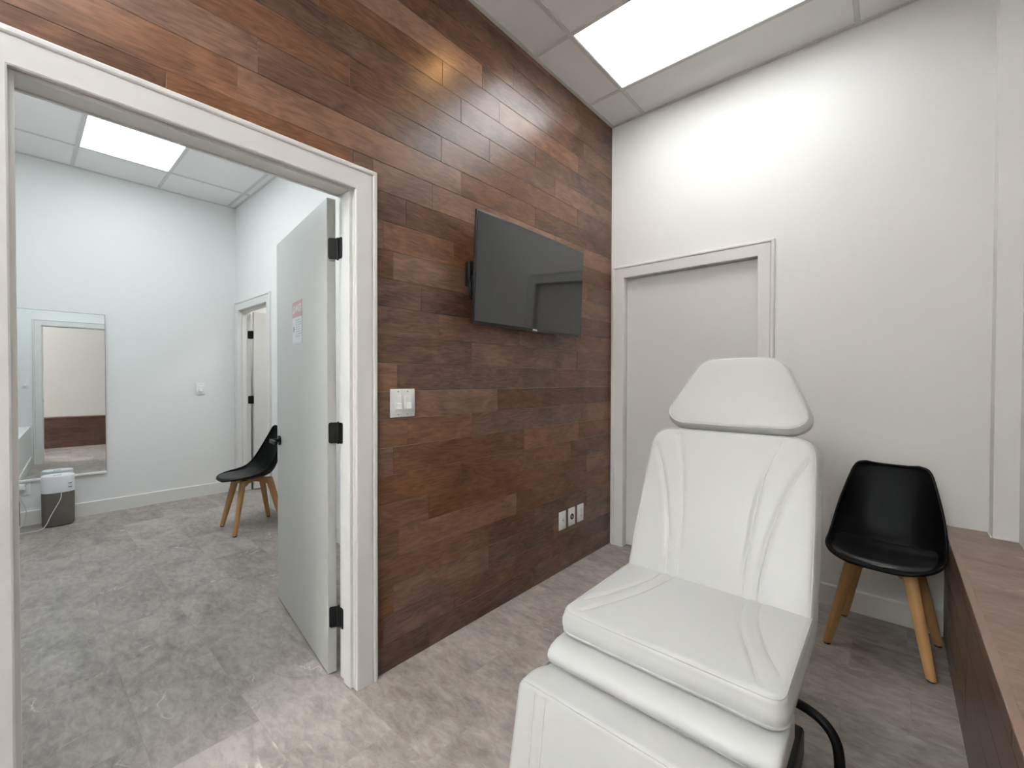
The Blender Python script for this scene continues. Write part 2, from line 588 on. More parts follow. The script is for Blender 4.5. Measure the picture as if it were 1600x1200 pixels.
# back wall with the closed door
DX0, DX1, DZ = 0.110, 1.008, 2.040
bm = B()
box(bm, -0.0, DX0 - 0.02, 0.0, 0.12, 0, H)
box(bm, DX1 + 0.02, 2.2, 0.0, 0.12, 0, H)
box(bm, DX0 - 0.02, DX1 + 0.02, 0.0, 0.12, DZ + 0.02, H)
struct('wall_back', bm, 'wall', 'white back wall with a closed door in it')
# right wall: boxed post at the corner, then the wall over the ledge
bm = B()
box(bm, 1.993, 2.2, -0.104, 0.0, ZL, H)
box(bm, 2.072, 2.2, YN, -0.104, 0, H)
struct('wall_right', bm, 'wall', 'white right wall with a boxed post in the corner')
sbox('wall_front', 'wall', (-0.115, 2.2, YN - 0.12, YN, 0, H), 'white wall behind the viewpoint')
# ledge along the right wall
bm = B()
box(bm, XL + 0.009, 2.072, YN, 0.0, 0, ZL - 0.006)
ledge = struct('trim_1', bm, 'ledge', 'low ledge clad in brown planks under the right wall')
bm = B()
box(bm, XL - 0.002, 2.072, YN, -0.0, ZL - 0.006, ZL)
struct('ledge_top', bm, 'ledge', parent=ledge)
bm = B()
box(bm, XL - 0.005, XL + 0.016, YN, -0.0, ZL - 0.010, ZL + 0.0025, bev=0.002)
struct('ledge_nosing', bm, 'nosing', parent=ledge)
bm = B()
lay = bm.loops.layers.float_color.new('tone')
zz = [0.0, 0.122, 0.244, 0.366, 0.488, ZL - 0.010]
for a, b in zip(zz, zz[1:]):
    y = -0.001
    y2 = y - rng.uniform(0.3, 0.9)
    while y > YN:
        plank(bm, lay, max(y2, YN), y, a, b, -1, XL)
        y = y2
        y2 = y - rng.choice((0.4, 0.6, 0.8, 1.0, 1.2))
struct('ledge_planks', bm, 'wooddark', parent=ledge)
# a bead of caulk where post and ledge meet
bm = B()
box(bm, 1.987, 1.993, -0.108, 0.0, ZL, ZL + 0.006, bev=0.002)
box(bm, 1.993, 2.072, -0.110, -0.104, ZL, ZL + 0.006, bev=0.002)
struct('trim_2', bm, 'trim', 'white caulk bead at the foot of the corner post')

# ceilings: lay-in tiles with a T-bar grid; panel = rectangles taken by the lights
def ceiling(name, x0, x1, y0, y1, z, gx, gy, holes, label):
    bm = B()
    xs = sorted(set([x0, x1] + [h[0] for h in holes] + [h[1] for h in holes]))
    ys = sorted(set([y0, y1] + [h[2] for h in holes] + [h[3] for h in holes]))
    for a, b in zip(xs, xs[1:]):
        for c, d in zip(ys, ys[1:]):
            if any(abs(a - h[0]) < 1e-6 and abs(b - h[1]) < 1e-6 and abs(c - h[2]) < 1e-6 and abs(d - h[3]) < 1e-6 for h in holes):
                continue
            box(bm, a, b, c, d, z + 0.006, z + 0.03)
    root = struct(name, bm, 'tile', label)
    bm = B()
    t = 0.012
    for x in gx:
        box(bm, x - t, x + t, y0, y1, z, z + 0.0075, bev=0.001, seg=1)
    for y in gy:
        box(bm, x0, x1, y - t, y + t, z + 0.0003, z + 0.0074)
    for a in ((x0, x0 + 0.02, y0, y1), (x1 - 0.02, x1, y0, y1), (x0, x1, y0, y0 + 0.02), (x0, x1, y1 - 0.02, y1)):
        box(bm, *a, z - 0.0003, z + 0.0072)
    struct('ceiling_grid', bm, 'grid', parent=root)
    bm = B()
    box(bm, x0 - 0.12, x1 + 0.12, y0, y1 + 0.0, z + 0.09, z + 0.13)
    struct('ceiling_slab', bm, 'tile', parent=root)
    return root

def light_panel(x0, x1, y0, y1, z, mat, label):
    t = thing('ceiling_light', label, 'light', ((x0 + x1) / 2, (y0 + y1) / 2, z), group='flat light panels in the tiled ceilings')
    bm = B()
    f = 0.016
    for a in ((x0, x1, y0, y0 + f), (x0, x1, y1 - f, y1), (x0, x0 + f, y0 + f, y1 - f), (x1 - f, x1, y0 + f, y1 - f)):
        box(bm, *a, z + 0.002, z + 0.05)
    obj('light_frame', bm, 'grid', t, smooth=False)
    bm = B()
    box(bm, x0 + f, x1 - f, y0 + f, y1 - f, z + 0.006, z + 0.03)
    obj('diffuser', bm, mat, t, smooth=False)
    return t

PX0, PX1 = 0.262, 1.482
g1y = [-0.362 - 0.61 * k for k in range(10)]
P1 = (PX0, PX1, g1y[1], g1y[0])
P1b = (PX0, PX1, g1y[5], g1y[4])
P1c = (PX0, PX1, g1y[9], g1y[8])
DLX, DLY = 0.51, -1.284
ceiling('ceiling', 0.0, 2.2, YN, 0.0, H, [PX0, PX1], g1y, [P1, P1b, P1c, (DLX - 0.05, DLX + 0.05, DLY - 0.05, DLY + 0.05)], 'white tiled ceiling of the treatment room')
light_panel(*P1, H, 'panel', 'bright white light panel in the ceiling near the plank wall and back wall')
light_panel(*P1b, H, 'fill_over', 'added white fill light panel in the ceiling above the viewpoint')
light_panel(*P1c, H, 'fill_rear', 'added white fill light panel in the ceiling far behind the viewpoint')
# small warm downlight whose glint shows on the planks
dl = thing('downlight', 'small warm recessed downlight near the plank wall', 'light', (DLX, DLY, H))
bm = B()
lathe(bm, [(0.050, H + 0.03), (0.050, H + 0.004), (0.062, H + 0.004), (0.062, H - 0.002), (0.056, H - 0.004), (0.046, H - 0.002), (0.044, H + 0.03)], 40, (DLX, DLY, 0), cap0=False, cap1=False)
obj('lamp_trim', bm, 'trim', dl)
bm = B()
lathe(bm, [(0.045, H + 0.02), (0.045, H + 0.012)], 40, (DLX, DLY, 0))
obj('bulb', bm, 'warm', dl)

# next room
LY = -3.165                                # bulkhead face on its left side
bm = B()
box(bm, XF - 0.12, XF, -3.45, YR, 0, H2)
struct('wall_far', bm, 'wall2', 'white far wall of the next room behind the mirror')
QX0, QX1, QZ = -3.867, -3.023, 2.033       # second doorway
bm = B()
box(bm, XF - 0.12, QX0 - 0.02, YR, YR + 0.115, 0, H2)
box(bm, QX1 + 0.02, -0.115, YR, YR + 0.115, 0, H2)
box(bm, QX0 - 0.02, QX1 + 0.02, YR, YR + 0.115, QZ + 0.02, H2)
struct('wall_side', bm, 'wall2', 'white side wall of the next room behind the open door')
sbox('wall_hall', 'wall2', (XF, -0.115, -3.45, -3.30, 0, H2), 'white left wall of the next room')
sbox('trim_3', 'wall2', (XF, -0.115, -3.30, LY, 0, 0.56), 'low white boxed ledge along the left wall of the next room')
g2y = [-2.70 + 0.612 * k for k in range(-1, 3)]
P2 = (-3.44, -2.22, g2y[1], g2y[2])
P2b = (-2.22, -1.0, -3.20, g2y[1])
ceiling('ceiling.001', XF, -0.115, -3.30, YR, H2, [-3.44, -2.22, -1.0], g2y, [P2, P2b], 'white tiled ceiling of the next room')
light_panel(*P2b, H2, 'fill_hall', 'added white fill light panel in the next room hidden above the door head')
light_panel(*P2, H2, 'panel2', 'bright white light panel in the next room seen through the doorway')

# closet behind the second doorway
sbox('wall_closet', 'wall2', (-4.45, -2.3, 0.85, 0.95, 0, 2.8), 'white wall behind the second doorway')
sbox('wall_closet.001', 'wall2', (-4.45, -4.35, YR + 0.115, 0.85, 0, 2.8), 'white left wall behind the second doorway')
sbox('wall_closet.002', 'wall2', (-2.4, -2.3, YR + 0.115, 0.85, 0, 2.8), 'white right wall behind the second doorway')
sbox('ceiling.002', 'tile', (-4.45, -2.3, YR + 0.115, 0.95, 2.8, 2.9), 'white ceiling behind the second doorway')
bm = B()
box(bm, -3.7, -3.1, -0.6, -0.2, 2.785, 2.799)
t = thing('ceiling_light', 'small light panel behind the second doorway', 'light', (-3.4, -0.4, 2.785), group='flat light panels in the tiled ceilings')
obj('diffuser', bm, 'panel3', t, smooth=False)

# ------------------------------------------------------------------ door frames
CASE = [(0.0, 0.0), (0.0, 0.011), (0.004, 0.0135), (0.066, 0.0165), (0.0685, 0.0165), (0.070, 0.013), (0.0725, 0.013), (0.074, 0.0185), (0.078, 0.021), (0.087, 0.021), (CW, 0.017), (CW, 0.0)]
def casing(bm, f, a0, a1, zt, zb=0.0):
    """mitred casing round three sides of an opening; f(a, z, t) -> point"""
    rings = []
    for s in range(4):
        ring = []
        for o_, t_ in CASE:
            a = (a0 - o_) if s < 2 else (a1 + o_)
            z = zb if s in (0, 3) else zt + o_
            ring.append(f(a, z, t_))
        rings.append(ring)
    for A, B_ in zip(rings, rings[1:]):
        loft(bm, [A, B_])

def baseboard(bm, f, a0, a1, h=0.125, t=0.013):
    prof = [(0, 0), (0, t), (h - 0.006, t), (h, t - 0.004), (h, 0)]
    loft(bm, [[f(a0, z, d) for z, d in prof], [f(a1, z, d) for z, d in prof]])

fl = lambda a, z, t: (t, a, z)
fl2 = lambda a, z, t: (-0.115 - t, a, z)
fb = lambda a, z, t: (a, -t, z)
fs_ = lambda a, z, t: (a, YR - t, z)
ff = lambda a, z, t: (XF + t, a, z)

def frame(x0, x1, fjamb, a0, a1, z, stop0, stop1, st=0.013):
    """jambs plus stops; fjamb(x, a, z) maps depth, along, height"""
    bm = B()
    def bx(d0, d1, p0, p1, z0, z1):
        c = [fjamb(d, p, q) for d in (d0, d1) for p in (p0, p1) for q in (z0, z1)]
        xs, ys, zs = zip(*c)
        box(bm, min(xs), max(xs), min(ys), max(ys), min(zs), max(zs), bev=0.0008, seg=1)
    bx(x0, x1, a0 - 0.02, a0, 0.001, z + 0.02)
    bx(x0, x1, a1, a1 + 0.02, 0.001, z + 0.02)
    bx(x0, x1, a0, a1, z, z + 0.02)
    bx(stop0, stop1, a0, a0 + st, 0.004, z)
    bx(stop0, stop1, a1 - st, a1, 0.004, z)
    bx(stop0, stop1, a0 + st, a1 - st, z - st, z)
    return bm

bm = frame(-0.115, 0.0, lambda d, p, q: (d, p, q), JY0, JY1, JZ, -0.070, -0.014)
tr = struct('trim_4', bm, 'trim', 'white door frame of the doorway in the plank wall')
bm = B(); casing(bm, fl, OY0, OY1, OZ)
struct('casing', bm, 'trim', parent=tr)
bm = B(); casing(bm, fl2, OY0, OY1, OZ)
struct('casing', bm, 'trim', parent=tr)
bm = B()
box(bm, -0.052, -0.028, JY0 + 0.0128, JY0 + 0.0142, 0.90, 0.96)
struct('strike_plate', bm, 'metal', parent=tr)

bm = frame(0.0, 0.12, lambda d, p, q: (p, d, q), DX0, DX1, DZ, 0.078, 0.115)
tr = struct('trim_5', bm, 'trim', 'white door frame of the closed door')
bm = B()
casing(bm, fb, DX0, DX1, DZ)
struct('casing', bm, 'trim', parent=tr)
bm = frame(0.0, 0.115, lambda d, p, q: (p, YR + d, q), QX0, QX1, QZ, 0.03, 0.075)
tr = struct('trim_6', bm, 'trim', 'white door frame in the side wall of the next room')
bm = B(); casing(bm, fs_, QX0, QX1, QZ)
struct('casing', bm, 'trim', parent=tr)

bm = B(); baseboard(bm, fb, DX1 + CW, XL, 0.118); struct('baseboard_back', bm, 'trim', 'white baseboard of the back wall')
bm = B(); baseboard(bm, ff, LY, YR); struct('baseboard_far', bm, 'trim', 'white baseboard of the far wall in the next room')
bm = B(); baseboard(bm, fs_, QX1 + CW, -0.115); struct('baseboard_side', bm, 'trim', 'white baseboard of the side wall in the next room')
bm = B(); baseboard(bm, lambda a, z, t: (a, LY + t, z), XF, -0.115); struct('baseboard_hall', bm, 'trim', 'white baseboard of the boxed ledge')
bm = B(); baseboard(bm, fl2, OY1 + CW, YR); struct('baseboard_left', bm, 'trim', 'white baseboard behind the open door')

# ------------------------------------------------------------------ doors
def lever_handle(parent, P, n, along, mat='metal'):
    """round rose and lever; P on the door face, n its outward normal, along the lever's direction"""
    P, n, a = Vector(P), Vector(n).normalized(), Vector(along).normalized()
    up = Vector((0, 0, 1))
    Mx = Matrix((( n.x, a.x, up.x, P.x), (n.y, a.y, up.y, P.y), (n.z, a.z, up.z, P.z), (0, 0, 0, 1)))
    bm = B()
    lathe(bm, [(0.026, 0.0), (0.027, 0.002), (0.027, 0.008), (0.024, 0.010)], 28, axis='X')
    lathe(bm, [(0.011, 0.008), (0.0105, 0.045)], 20, axis='X')
    bmesh.ops.transform(bm, matrix=Mx, verts=bm.verts[:])
    h = obj('door_handle', bm, mat, parent)
    bm = B()
    box(bm, 0.040, 0.053, -0.013, 0.118, -0.011, 0.011, bev=0.003)
    bmesh.ops.transform(bm, matrix=Mx, verts=bm.verts[:])
    obj('lever', bm, mat, h)
    return h

def hinge(parent, K, leafA, leafB, z, hh=0.089):
    """K = knuckle axis (x, y); leaves run from the knuckle to the given points"""
    bm = B()
    for i in range(5):
        z0 = z - hh / 2 + i * hh / 5
        lathe(bm, [(0.0055, z0 + 0.0006), (0.0062, z0 + 0.0012), (0.0062, z0 + hh / 5 - 0.0012), (0.0055, z0 + hh / 5 - 0.0006)], 14, (K[0], K[1], 0))
    lathe(bm, [(0.004, z - hh / 2 - 0.003), (0.005, z - hh / 2), (0.005, z + hh / 2), (0.004, z + hh / 2 + 0.003)], 12, (K[0], K[1], 0))
    for L in (leafA, leafB):
        d = Vector((L[0] - K[0], L[1] - K[1], 0))
        ln_ = d.length
        d.normalize()
        nrm = Vector((-d.y, d.x, 0))
        pts = []
        r = 0.009
        pts += [(0.003, -hh / 2), (ln_ - r, -hh / 2)]
        for k in range(1, 6):
            a = -PI / 2 + k * PI / 12
            pts.append((ln_ - r + r * math.cos(a), -hh / 2 + r + r * math.sin(a)))
        for k in range(0, 6):
            a = k * PI / 12
            pts.append((ln_ - r + r * math.cos(a), hh / 2 - r + r * math.sin(a)))
        pts += [(ln_ - r, hh / 2), (0.003, hh / 2)]
        poly_prism(bm, pts, -0.0012, 0.0012, lambda u, v, h: (K[0] + d.x * u + nrm.x * h, K[1] + d.y * u + nrm.y * h, z + v))
    return obj('hinge', bm, 'metal', parent)

# door_1: closed door in the back wall
bm = B()
box(bm, DX0 + 0.003, DX1 - 0.003, 0.040, 0.076, 0.010, DZ - 0.003, bev=0.001, seg=1)
d1 = struct('door_1', bm, 'door', 'closed plain off-white door in the back wall')
lever_handle(d1, (DX1 - 0.07, 0.040, 0.95), (0, -1, 0), (-1, 0, 0))

# door_2: the door swung open into the next room
A = Vector((-0.158, -2.169, 0))
dirv = Vector((-0.862, 0.119, 0)).normalized()
nor = Vector((-dirv.y, dirv.x, 0))
if nor.y > 0:
    nor = -nor                                   # outward normal of the visible face
LEN, TH = 0.872, 0.036
Mx = Matrix(((dirv.x, -nor.x, 0, A.x), (dirv.y, -nor.y, 0, A.y), (0, 0, 1, 0), (0, 0, 0, 1)))
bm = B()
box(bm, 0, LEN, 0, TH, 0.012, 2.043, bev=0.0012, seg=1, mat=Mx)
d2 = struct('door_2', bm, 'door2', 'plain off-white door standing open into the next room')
def on_door(u, v, z):
    """u from the hinge edge, v out of the visible face"""
    p = A + dirv * u + nor * v
    return Vector((p.x, p.y, z))
KX, KY = -0.136, -2.133
for z in (1.829, 1.046, 0.256):
    e = A + dirv * -0.0015 + nor * -0.004
    hinge(d2, (KX, KY), (e.x, e.y), (-0.096, JY1 - 0.0018), z)
lever_handle(d2, on_door(LEN - 0.062, 0, 0.927), nor, -dirv)
q = on_door(LEN - 0.062, -TH, 0.927)
lever_handle(d2, q, -nor, -dirv)
bm = B()
box(bm, LEN - 0.001, LEN + 0.001, 0.006, TH - 0.006, 0.89, 0.965, mat=Mx)
obj('latch_plate', bm, 'metal', d2, smooth=False)

# door_3: second door, swung away behind the side wall
bm = B()
a3 = math.radians(93)
Mx3 = Matrix.Translation((QX0 + 0.012, YR + 0.128, 0)) @ Matrix.Rotation(a3, 4, 'Z')
box(bm, 0.004, 0.81, -0.036, 0.0, 0.012, QZ - 0.006, bev=0.0012, seg=1, mat=Mx3)
d3 = struct('door_3', bm, 'door', 'white door ajar behind the side wall of the next room')
for z in (1.77, 1.03, 0.25):
    hinge(d3, (QX0 + 0.006, YR + 0.120), (QX0 + 0.045, YR + 0.130), (QX0 + 0.001, YR + 0.086), z)

# ------------------------------------------------------------------ DANGER sign on the open door
Ms = Matrix((( -dirv.x, 0, nor.x, 0), (-dirv.y, 0, nor.y, 0), (0, 1, 0, 0), (0, 0, 0, 1)))
# local frame: x to the right as seen, y up, z out of the door
sp = on_door(0.452, 0.0, 1.560)
Ms.translation = sp
sg = thing('danger_sign', 'faded red and white DANGER sign on the open door', 'sign', sp)
def sbx(bm, x0, x1, y0, y1, z0, z1):
    box(bm, x0, x1, y0, y1, z0, z1, mat=Ms)
SW, SH = 0.084, 0.108
bm = B(); sbx(bm, -SW, SW, -SH, SH, 0.0003, 0.0012)
obj('sign_sheet', bm, 'paper', sg, smooth=False)
bm = B(); sbx(bm, -SW + 0.002, SW - 0.002, 0.026, SH - 0.002, 0.0012, 0.0016)
obj('red_band', bm, 'red', sg, smooth=False)

def text_mesh(s, size, Mtx, mat, parent, name, align='LEFT', depth=0.0003, sx=1.0, bold=0.0):
    cu = bpy.data.curves.new('txt', 'FONT')
    cu.body = s
    cu.size = size
    cu.align_x = align
    cu.align_y = 'CENTER'
    cu.extrude = depth
    cu.offset = bold
    to = bpy.data.objects.new('txt', cu)
    COL.objects.link(to)
    dg = bpy.context.evaluated_depsgraph_get()
    me = bpy.data.meshes.new_from_object(to.evaluated_get(dg))
    bpy.data.objects.remove(to, do_unlink=True)
    bpy.data.curves.remove(cu)
    bm = bmesh.new()
    bm.from_mesh(me)
    bpy.data.meshes.remove(me)
    bmesh.ops.scale(bm, vec=(sx, 1, 1), verts=bm.verts[:])
    bmesh.ops.transform(bm, matrix=Mtx, verts=bm.verts[:])
    return obj(name, bm, mat, parent, smooth=False)

text_mesh('DANGER', 0.052, Ms @ Matrix.Translation((0.016, 0.066, 0.0018)), 'paper', sg, 'lettering', 'CENTER', sx=0.68, bold=0.0012)
bm = B()
tri = [(-0.078, 0.046), (-0.050, 0.046), (-0.064, 0.086)]
poly_prism(bm, tri, 0.0016, 0.0020, lambda u, v, h: Ms @ Vector((u, v, h)))
obj('warning_triangle', bm, 'paper', sg, smooth=False)
bm = B()
sbx(bm, -0.0655, -0.0625, 0.058, 0.074, 0.0020, 0.0023)
sbx(bm, -0.0655, -0.0625, 0.050, 0.054, 0.0020, 0.0023)
obj('exclamation_mark', bm, 'red', sg, smooth=False)
# sunburst of the laser symbol
bm = B()
c0 = Vector((-0.058, -0.032))
star = []
for k in range(32):
    a = 2 * PI * k / 32
    r = (0.021 if k % 4 == 0 else 0.014) if k % 2 == 0 else 0.004
    star.append((c0.x + r * math.cos(a), c0.y + r * math.sin(a)))
poly_prism(bm, star, 0.0012, 0.0016, lambda u, v, h: Ms @ Vector((u, v, h)))
sbx(bm, -0.058, -0.030, -0.0335, -0.0305, 0.0012, 0.0016)
obj('laser_symbol', bm, 'symbol', sg, smooth=False)
# rows of print too small to read
bm = B()
for i, (a, b_) in enumerate(((-0.026, 0.060), (-0.026, 0.074), (-0.026, 0.074), (-0.026, 0.050), (-0.026, 0.066), (-0.026, 0.058), (-0.026, 0.070), (-0.026, 0.044))):
    y = 0.010 - i * 0.0115
    sbx(bm, a, b_, y - 0.0022, y + 0.0022, 0.0012, 0.0015)
sbx(bm, -0.078, 0.078, -0.104, -0.102, 0.0012, 0.0015)
obj('print_lines', bm, 'print', sg, smooth=False)

# ------------------------------------------------------------------ television on its tilted bracket
TVW, TVH = 0.965, 0.552
tilt = 0.044
tv = thing('television', 'black flat television tilted on a bracket on the plank wall', 'television', (0.0, -1.09, 1.822))
# local frame: x along +y of the room (to the right as seen), y up, z out of the screen
Mtv = Matrix.Translation((0.122, -1.09, 1.822)) @ Matrix(((0, 0, 1, 0), (1, 0, 0, 0), (0, 1, 0, 0), (0, 0, 0, 1)))
Mtv = Matrix.Translation((0.122, -1.09, 1.822)) @ Matrix.Rotation(tilt, 4, 'Y') @ Matrix(((0, 0, 1, 0), (1, 0, 0, 0), (0, 1, 0, 0), (0, 0, 0, 1)))
bm = B()
box(bm, -TVW / 2, TVW / 2, -TVH / 2, TVH / 2, -0.014, 0.0, bev=0.002, mat=Mtv)
obj('bezel', bm, 'bezel', tv)
bm = B()
box(bm, -TVW / 2 + 0.008, TVW / 2 - 0.008, -TVH / 2 + 0.016, TVH / 2 - 0.008, -0.002, 0.0008, mat=Mtv)
obj('screen', bm, 'screen', tv, smooth=False)
bm = B()
# deeper lower body with sloped shoulders
ring0 = [(-0.43, -0.262), (0.43, -0.262), (0.43, 0.10), (-0.43, 0.10)]
ring1 = [(-0.39, -0.245), (0.39, -0.245), (0.39, 0.04), (-0.39, 0.04)]
loft(bm, [[Mtv @ Vector((u, v, -0.013)) for u, v in ring0], [Mtv @ Vector((u, v, -0.045)) for u, v in ring1]])
obj('rear_housing', bm, 'bezel', tv)
bm = B()
box(bm, -0.020, 0.020, -0.2715, -0.2625, 0.0, 0.0012, bev=0.0004, mat=Mtv)
obj('badge', bm, 'logo', tv)
bm = B()
box(bm, 0.455, 0.463, -0.270, -0.265, 0.0, 0.0012, mat=Mtv)
obj('status_light', bm, 'logo', tv, smooth=False)
br = B()
box(br, 0.0005, 0.012, -1.30, -0.88, 1.72, 1.94, bev=0.003)
for y in (-1.25, -0.95):
    box(br, 0.012, 0.075, y - 0.018, y + 0.018, 1.68, 1.98, bev=0.004)
obj('wall_bracket', br, 'metal', tv)
br = B()
for i, (dy, dz) in enumerate(((0.0, 0.0), (0.012, 0.03), (-0.006, -0.03))):
    tube(br, smooth_path([(0.02, -1.38 + dy, 1.84 + dz), (0.03, -1.50 + dy, 1.80 + dz), (0.05, -1.535 + dy, 1.74 + dz), (0.05, -1.50 + dy, 1.67), (0.05, -1.36, 1.64)], 8), 0.005, 8)
box(br, 0.004, 0.045, -1.535, -1.44, 1.745, 1.875, bev=0.010)
obj('cable_bundle', br, 'metal', tv)

# ------------------------------------------------------------------ switches and outlets
def wall_plate(name, label, cat, P, n, w, h, kind, group=None):
    """P centre on the wall, n outward normal (axis aligned); kind: 'rocker2', 'rocker', 'data', 'grommet', 'blank', 'duplex'"""
    n = Vector(n)
    a = Vector((0, 0, 1)).cross(n)
    Mp = Matrix(((a.x, 0, n.x, P[0]), (a.y, 0, n.y, P[1]), (0, 1, 0, P[2]), (0, 0, 0, 1)))
    t = thing(name, label, cat, P, group=group)
    bm = B(); box(bm, -w / 2, w / 2, -h / 2, h / 2, 0.0004, 0.006, bev=0.002, mat=Mp)
    obj('cover_plate', bm, 'plate', t)
    def b1(nm, mat, *b, bev=0.0):
        q = B(); box(q, *b, bev=bev, mat=Mp)
        return obj(nm, q, mat, t)
    def screw(x, y):
        q = B(); lathe(q, [(0.0032, 0.0058), (0.0032, 0.0066), (0.0022, 0.0070)], 14, (x, y, 0))
        bmesh.ops.transform(q, matrix=Mp, verts=q.verts[:])
        obj('screw', q, 'screw', t)
    if kind.startswith('rocker'):
        cs = (-w * 0.19, w * 0.19) if kind == 'rocker2' else (0.0,)
        for cx in cs:
            q = B()
            box(q, cx - 0.0170, cx + 0.0170, -0.034, 0.034, 0.005, 0.0072, bev=0.0012, mat=Mp)
            o_ = obj('switch_frame', q, 'plate', t)
            q = B()
            # tilted paddle: bottom half stands proud
            pr_ = [(-0.025, 0.0068), (-0.026, 0.0190), (-0.002, 0.0150), (0.001, 0.0092), (0.028, 0.0078), (0.028, 0.0068)]
            loft(q, [[Mp @ Vector((cx - 0.0125, y, z)) for y, z in pr_], [Mp @ Vector((cx + 0.0125, y, z)) for y, z in pr_]])
            obj('rocker', q, 'platesh', o_, smooth=False)
            screw(cx, h * 0.41); screw(cx, -h * 0.41)
    elif kind == 'data':
        b1('jack', 'platesh', -0.010, 0.010, -0.006, 0.012, 0.005, 0.009, bev=0.001)
        b1('jack_opening', 'slot', -0.006, 0.006, 0.000, 0.006, 0.0088, 0.0093)
        screw(0, h * 0.41); screw(0, -h * 0.41)
    elif kind == 'grommet':
        q = B(); lathe(q, [(0.020, 0.005), (0.020, 0.0085), (0.017, 0.0095), (0.014, 0.0075)], 30, cap1=True)
        bmesh.ops.transform(q, matrix=Mp, verts=q.verts[:])
        o_ = obj('round_socket', q, 'slot', t)
        q = B(); lathe(q, [(0.007, 0.007), (0.007, 0.0088)], 18)
        bmesh.ops.transform(q, matrix=Mp, verts=q.verts[:])
        obj('socket_pin', q, 'screw', o_)
        screw(0, h * 0.41); screw(0, -h * 0.41)
    elif kind == 'duplex':
        b1('receptacle', 'platesh', -0.0165, 0.0165, -0.034, 0.034, 0.005, 0.008, bev=0.001)
        for y in (-0.019, 0.019):
            for x in (-0.006, 0.006):
                b1('slot', 'slot', x - 0.0012, x + 0.0012, y - 0.004, y + 0.006, 0.0078, 0.0083)
    return t

wall_plate('light_switch', 'white double rocker switch on the plank wall beside the doorway', 'switch', (0.0, -1.904, 1.170), (1, 0, 0), 0.128, 0.125, 'rocker2')
gp = 'white wall plates low on the plank wall'
wall_plate('wall_plate', 'leftmost low white plate on the plank wall, with a small jack', 'outlet', (0.0, -0.655, 0.337), (1, 0, 0), 0.078, 0.120, 'data', gp)
wall_plate('wall_plate', 'middle low white plate on the plank wall, with a round black socket', 'outlet', (0.0, -0.545, 0.338), (1, 0, 0), 0.078, 0.120, 'grommet', gp)
wall_plate('wall_outlet', 'rightmost low white plate on the plank wall, with a rectangular receptacle', 'outlet', (0.0, -0.435, 0.339), (1, 0, 0), 0.078, 0.120, 'duplex', gp)
wall_plate('light_switch', 'small white rocker switch on the far wall beside the mirror', 'switch', (XF, -1.741, 1.160), (1, 0, 0), 0.078, 0.125, 'rocker')
wall_plate('light_switch', 'white switch reflected at the left edge of the mirror', 'switch', (-0.115, -3.212, 1.183), (-1, 0, 0), 0.078, 0.125, 'rocker')
wall_plate('wall_outlet', 'white outlet plate under the mirror beside the air purifier', 'outlet', (XF, -3.010, 0.325), (1, 0, 0), 0.078, 0.120, 'duplex')

# ------------------------------------------------------------------ mirror
mt = 0.031
MC = Vector((XF + 0.014, -2.80, 1.125))
mr = thing('wall_mirror', 'tall frameless mirror standing on a white rail on the far wall', 'mirror', MC, -mt)
Mm = Matrix.Translation(MC) @ Matrix.Rotation(mt, 4, 'Z')
mr.rotation_euler = (0, 0, mt)
# the mirror's normal is +x turned towards -y, so turn the frame clockwise
mr.rotation_euler = (0, 0, -mt)
Mm = Matrix.Translation(MC) @ Matrix.Rotation(-mt, 4, 'Z')
MY0, MY1, MZ0, MZ1 = -0.34, 0.305, -0.728, 0.742
bm = B(); box(bm, -0.002, 0.003, MY0, MY1, MZ0, MZ1, mat=Mm)
obj('mirror_glass', bm, 'mirror', mr, smooth=False)
bm = B(); box(bm, -0.006, -0.002, MY0, MY1, MZ0, MZ1, mat=Mm)
obj('mirror_backing', bm, 'print', mr, smooth=False)
bm = B(); box(bm, -0.010, 0.014, MY0, MY1 + 0.004, MZ0 - 0.018, MZ0 + 0.002, bev=0.003, mat=Mm)
obj('bottom_rail', bm, 'plate', mr)
bm = B(); box(bm, -0.006, 0.0045, MY1 - 0.0005, MY1 + 0.004, MZ0 + 0.002, MZ1, mat=Mm); box(bm, -0.006, 0.0045, MY0, MY1 + 0.004, MZ1 - 0.0005, MZ1 + 0.004, mat=Mm)
obj('edge_strip', bm, 'screw', mr, smooth=False)

# ------------------------------------------------------------------ air purifier
PXc, PYc = -3.80, -2.815
ap = thing('air_purifier', 'small oval air purifier, white over grey fabric, below the mirror', 'air purifier', (PXc, PYc, 0))
def oval(r, z, k=2.5, sx=0.078, sy=0.103, n=48):
    out = []
    for i in range(n):
        a = 2 * PI * i / n
        c, s = math.cos(a), math.sin(a)
        out.append(Vector((PXc + sx * r * math.copysign(abs(c) ** (2 / k), c), PYc + sy * r * math.copysign(abs(s) ** (2 / k), s), z)))
    return out
bm = B(); loft(bm, [oval(0.94, 0.008), oval(0.965, 0.016), oval(0.98, 0.14), oval(0.985, 0.292)])
obj('fabric_body', bm, 'fabric', ap)
bm = B(); loft(bm, [oval(0.90, 0.0), oval(0.92, 0.009)])
obj('base', bm, 'foot', ap)
bm = B(); loft(bm, [oval(0.99, 0.290), oval(1.0, 0.294), oval(1.0, 0.420), oval(0.985, 0.431), oval(0.93, 0.436), oval(0.90, 0.431), oval(0.4, 0.430)])
top = obj('white_top', bm, 'white', ap)
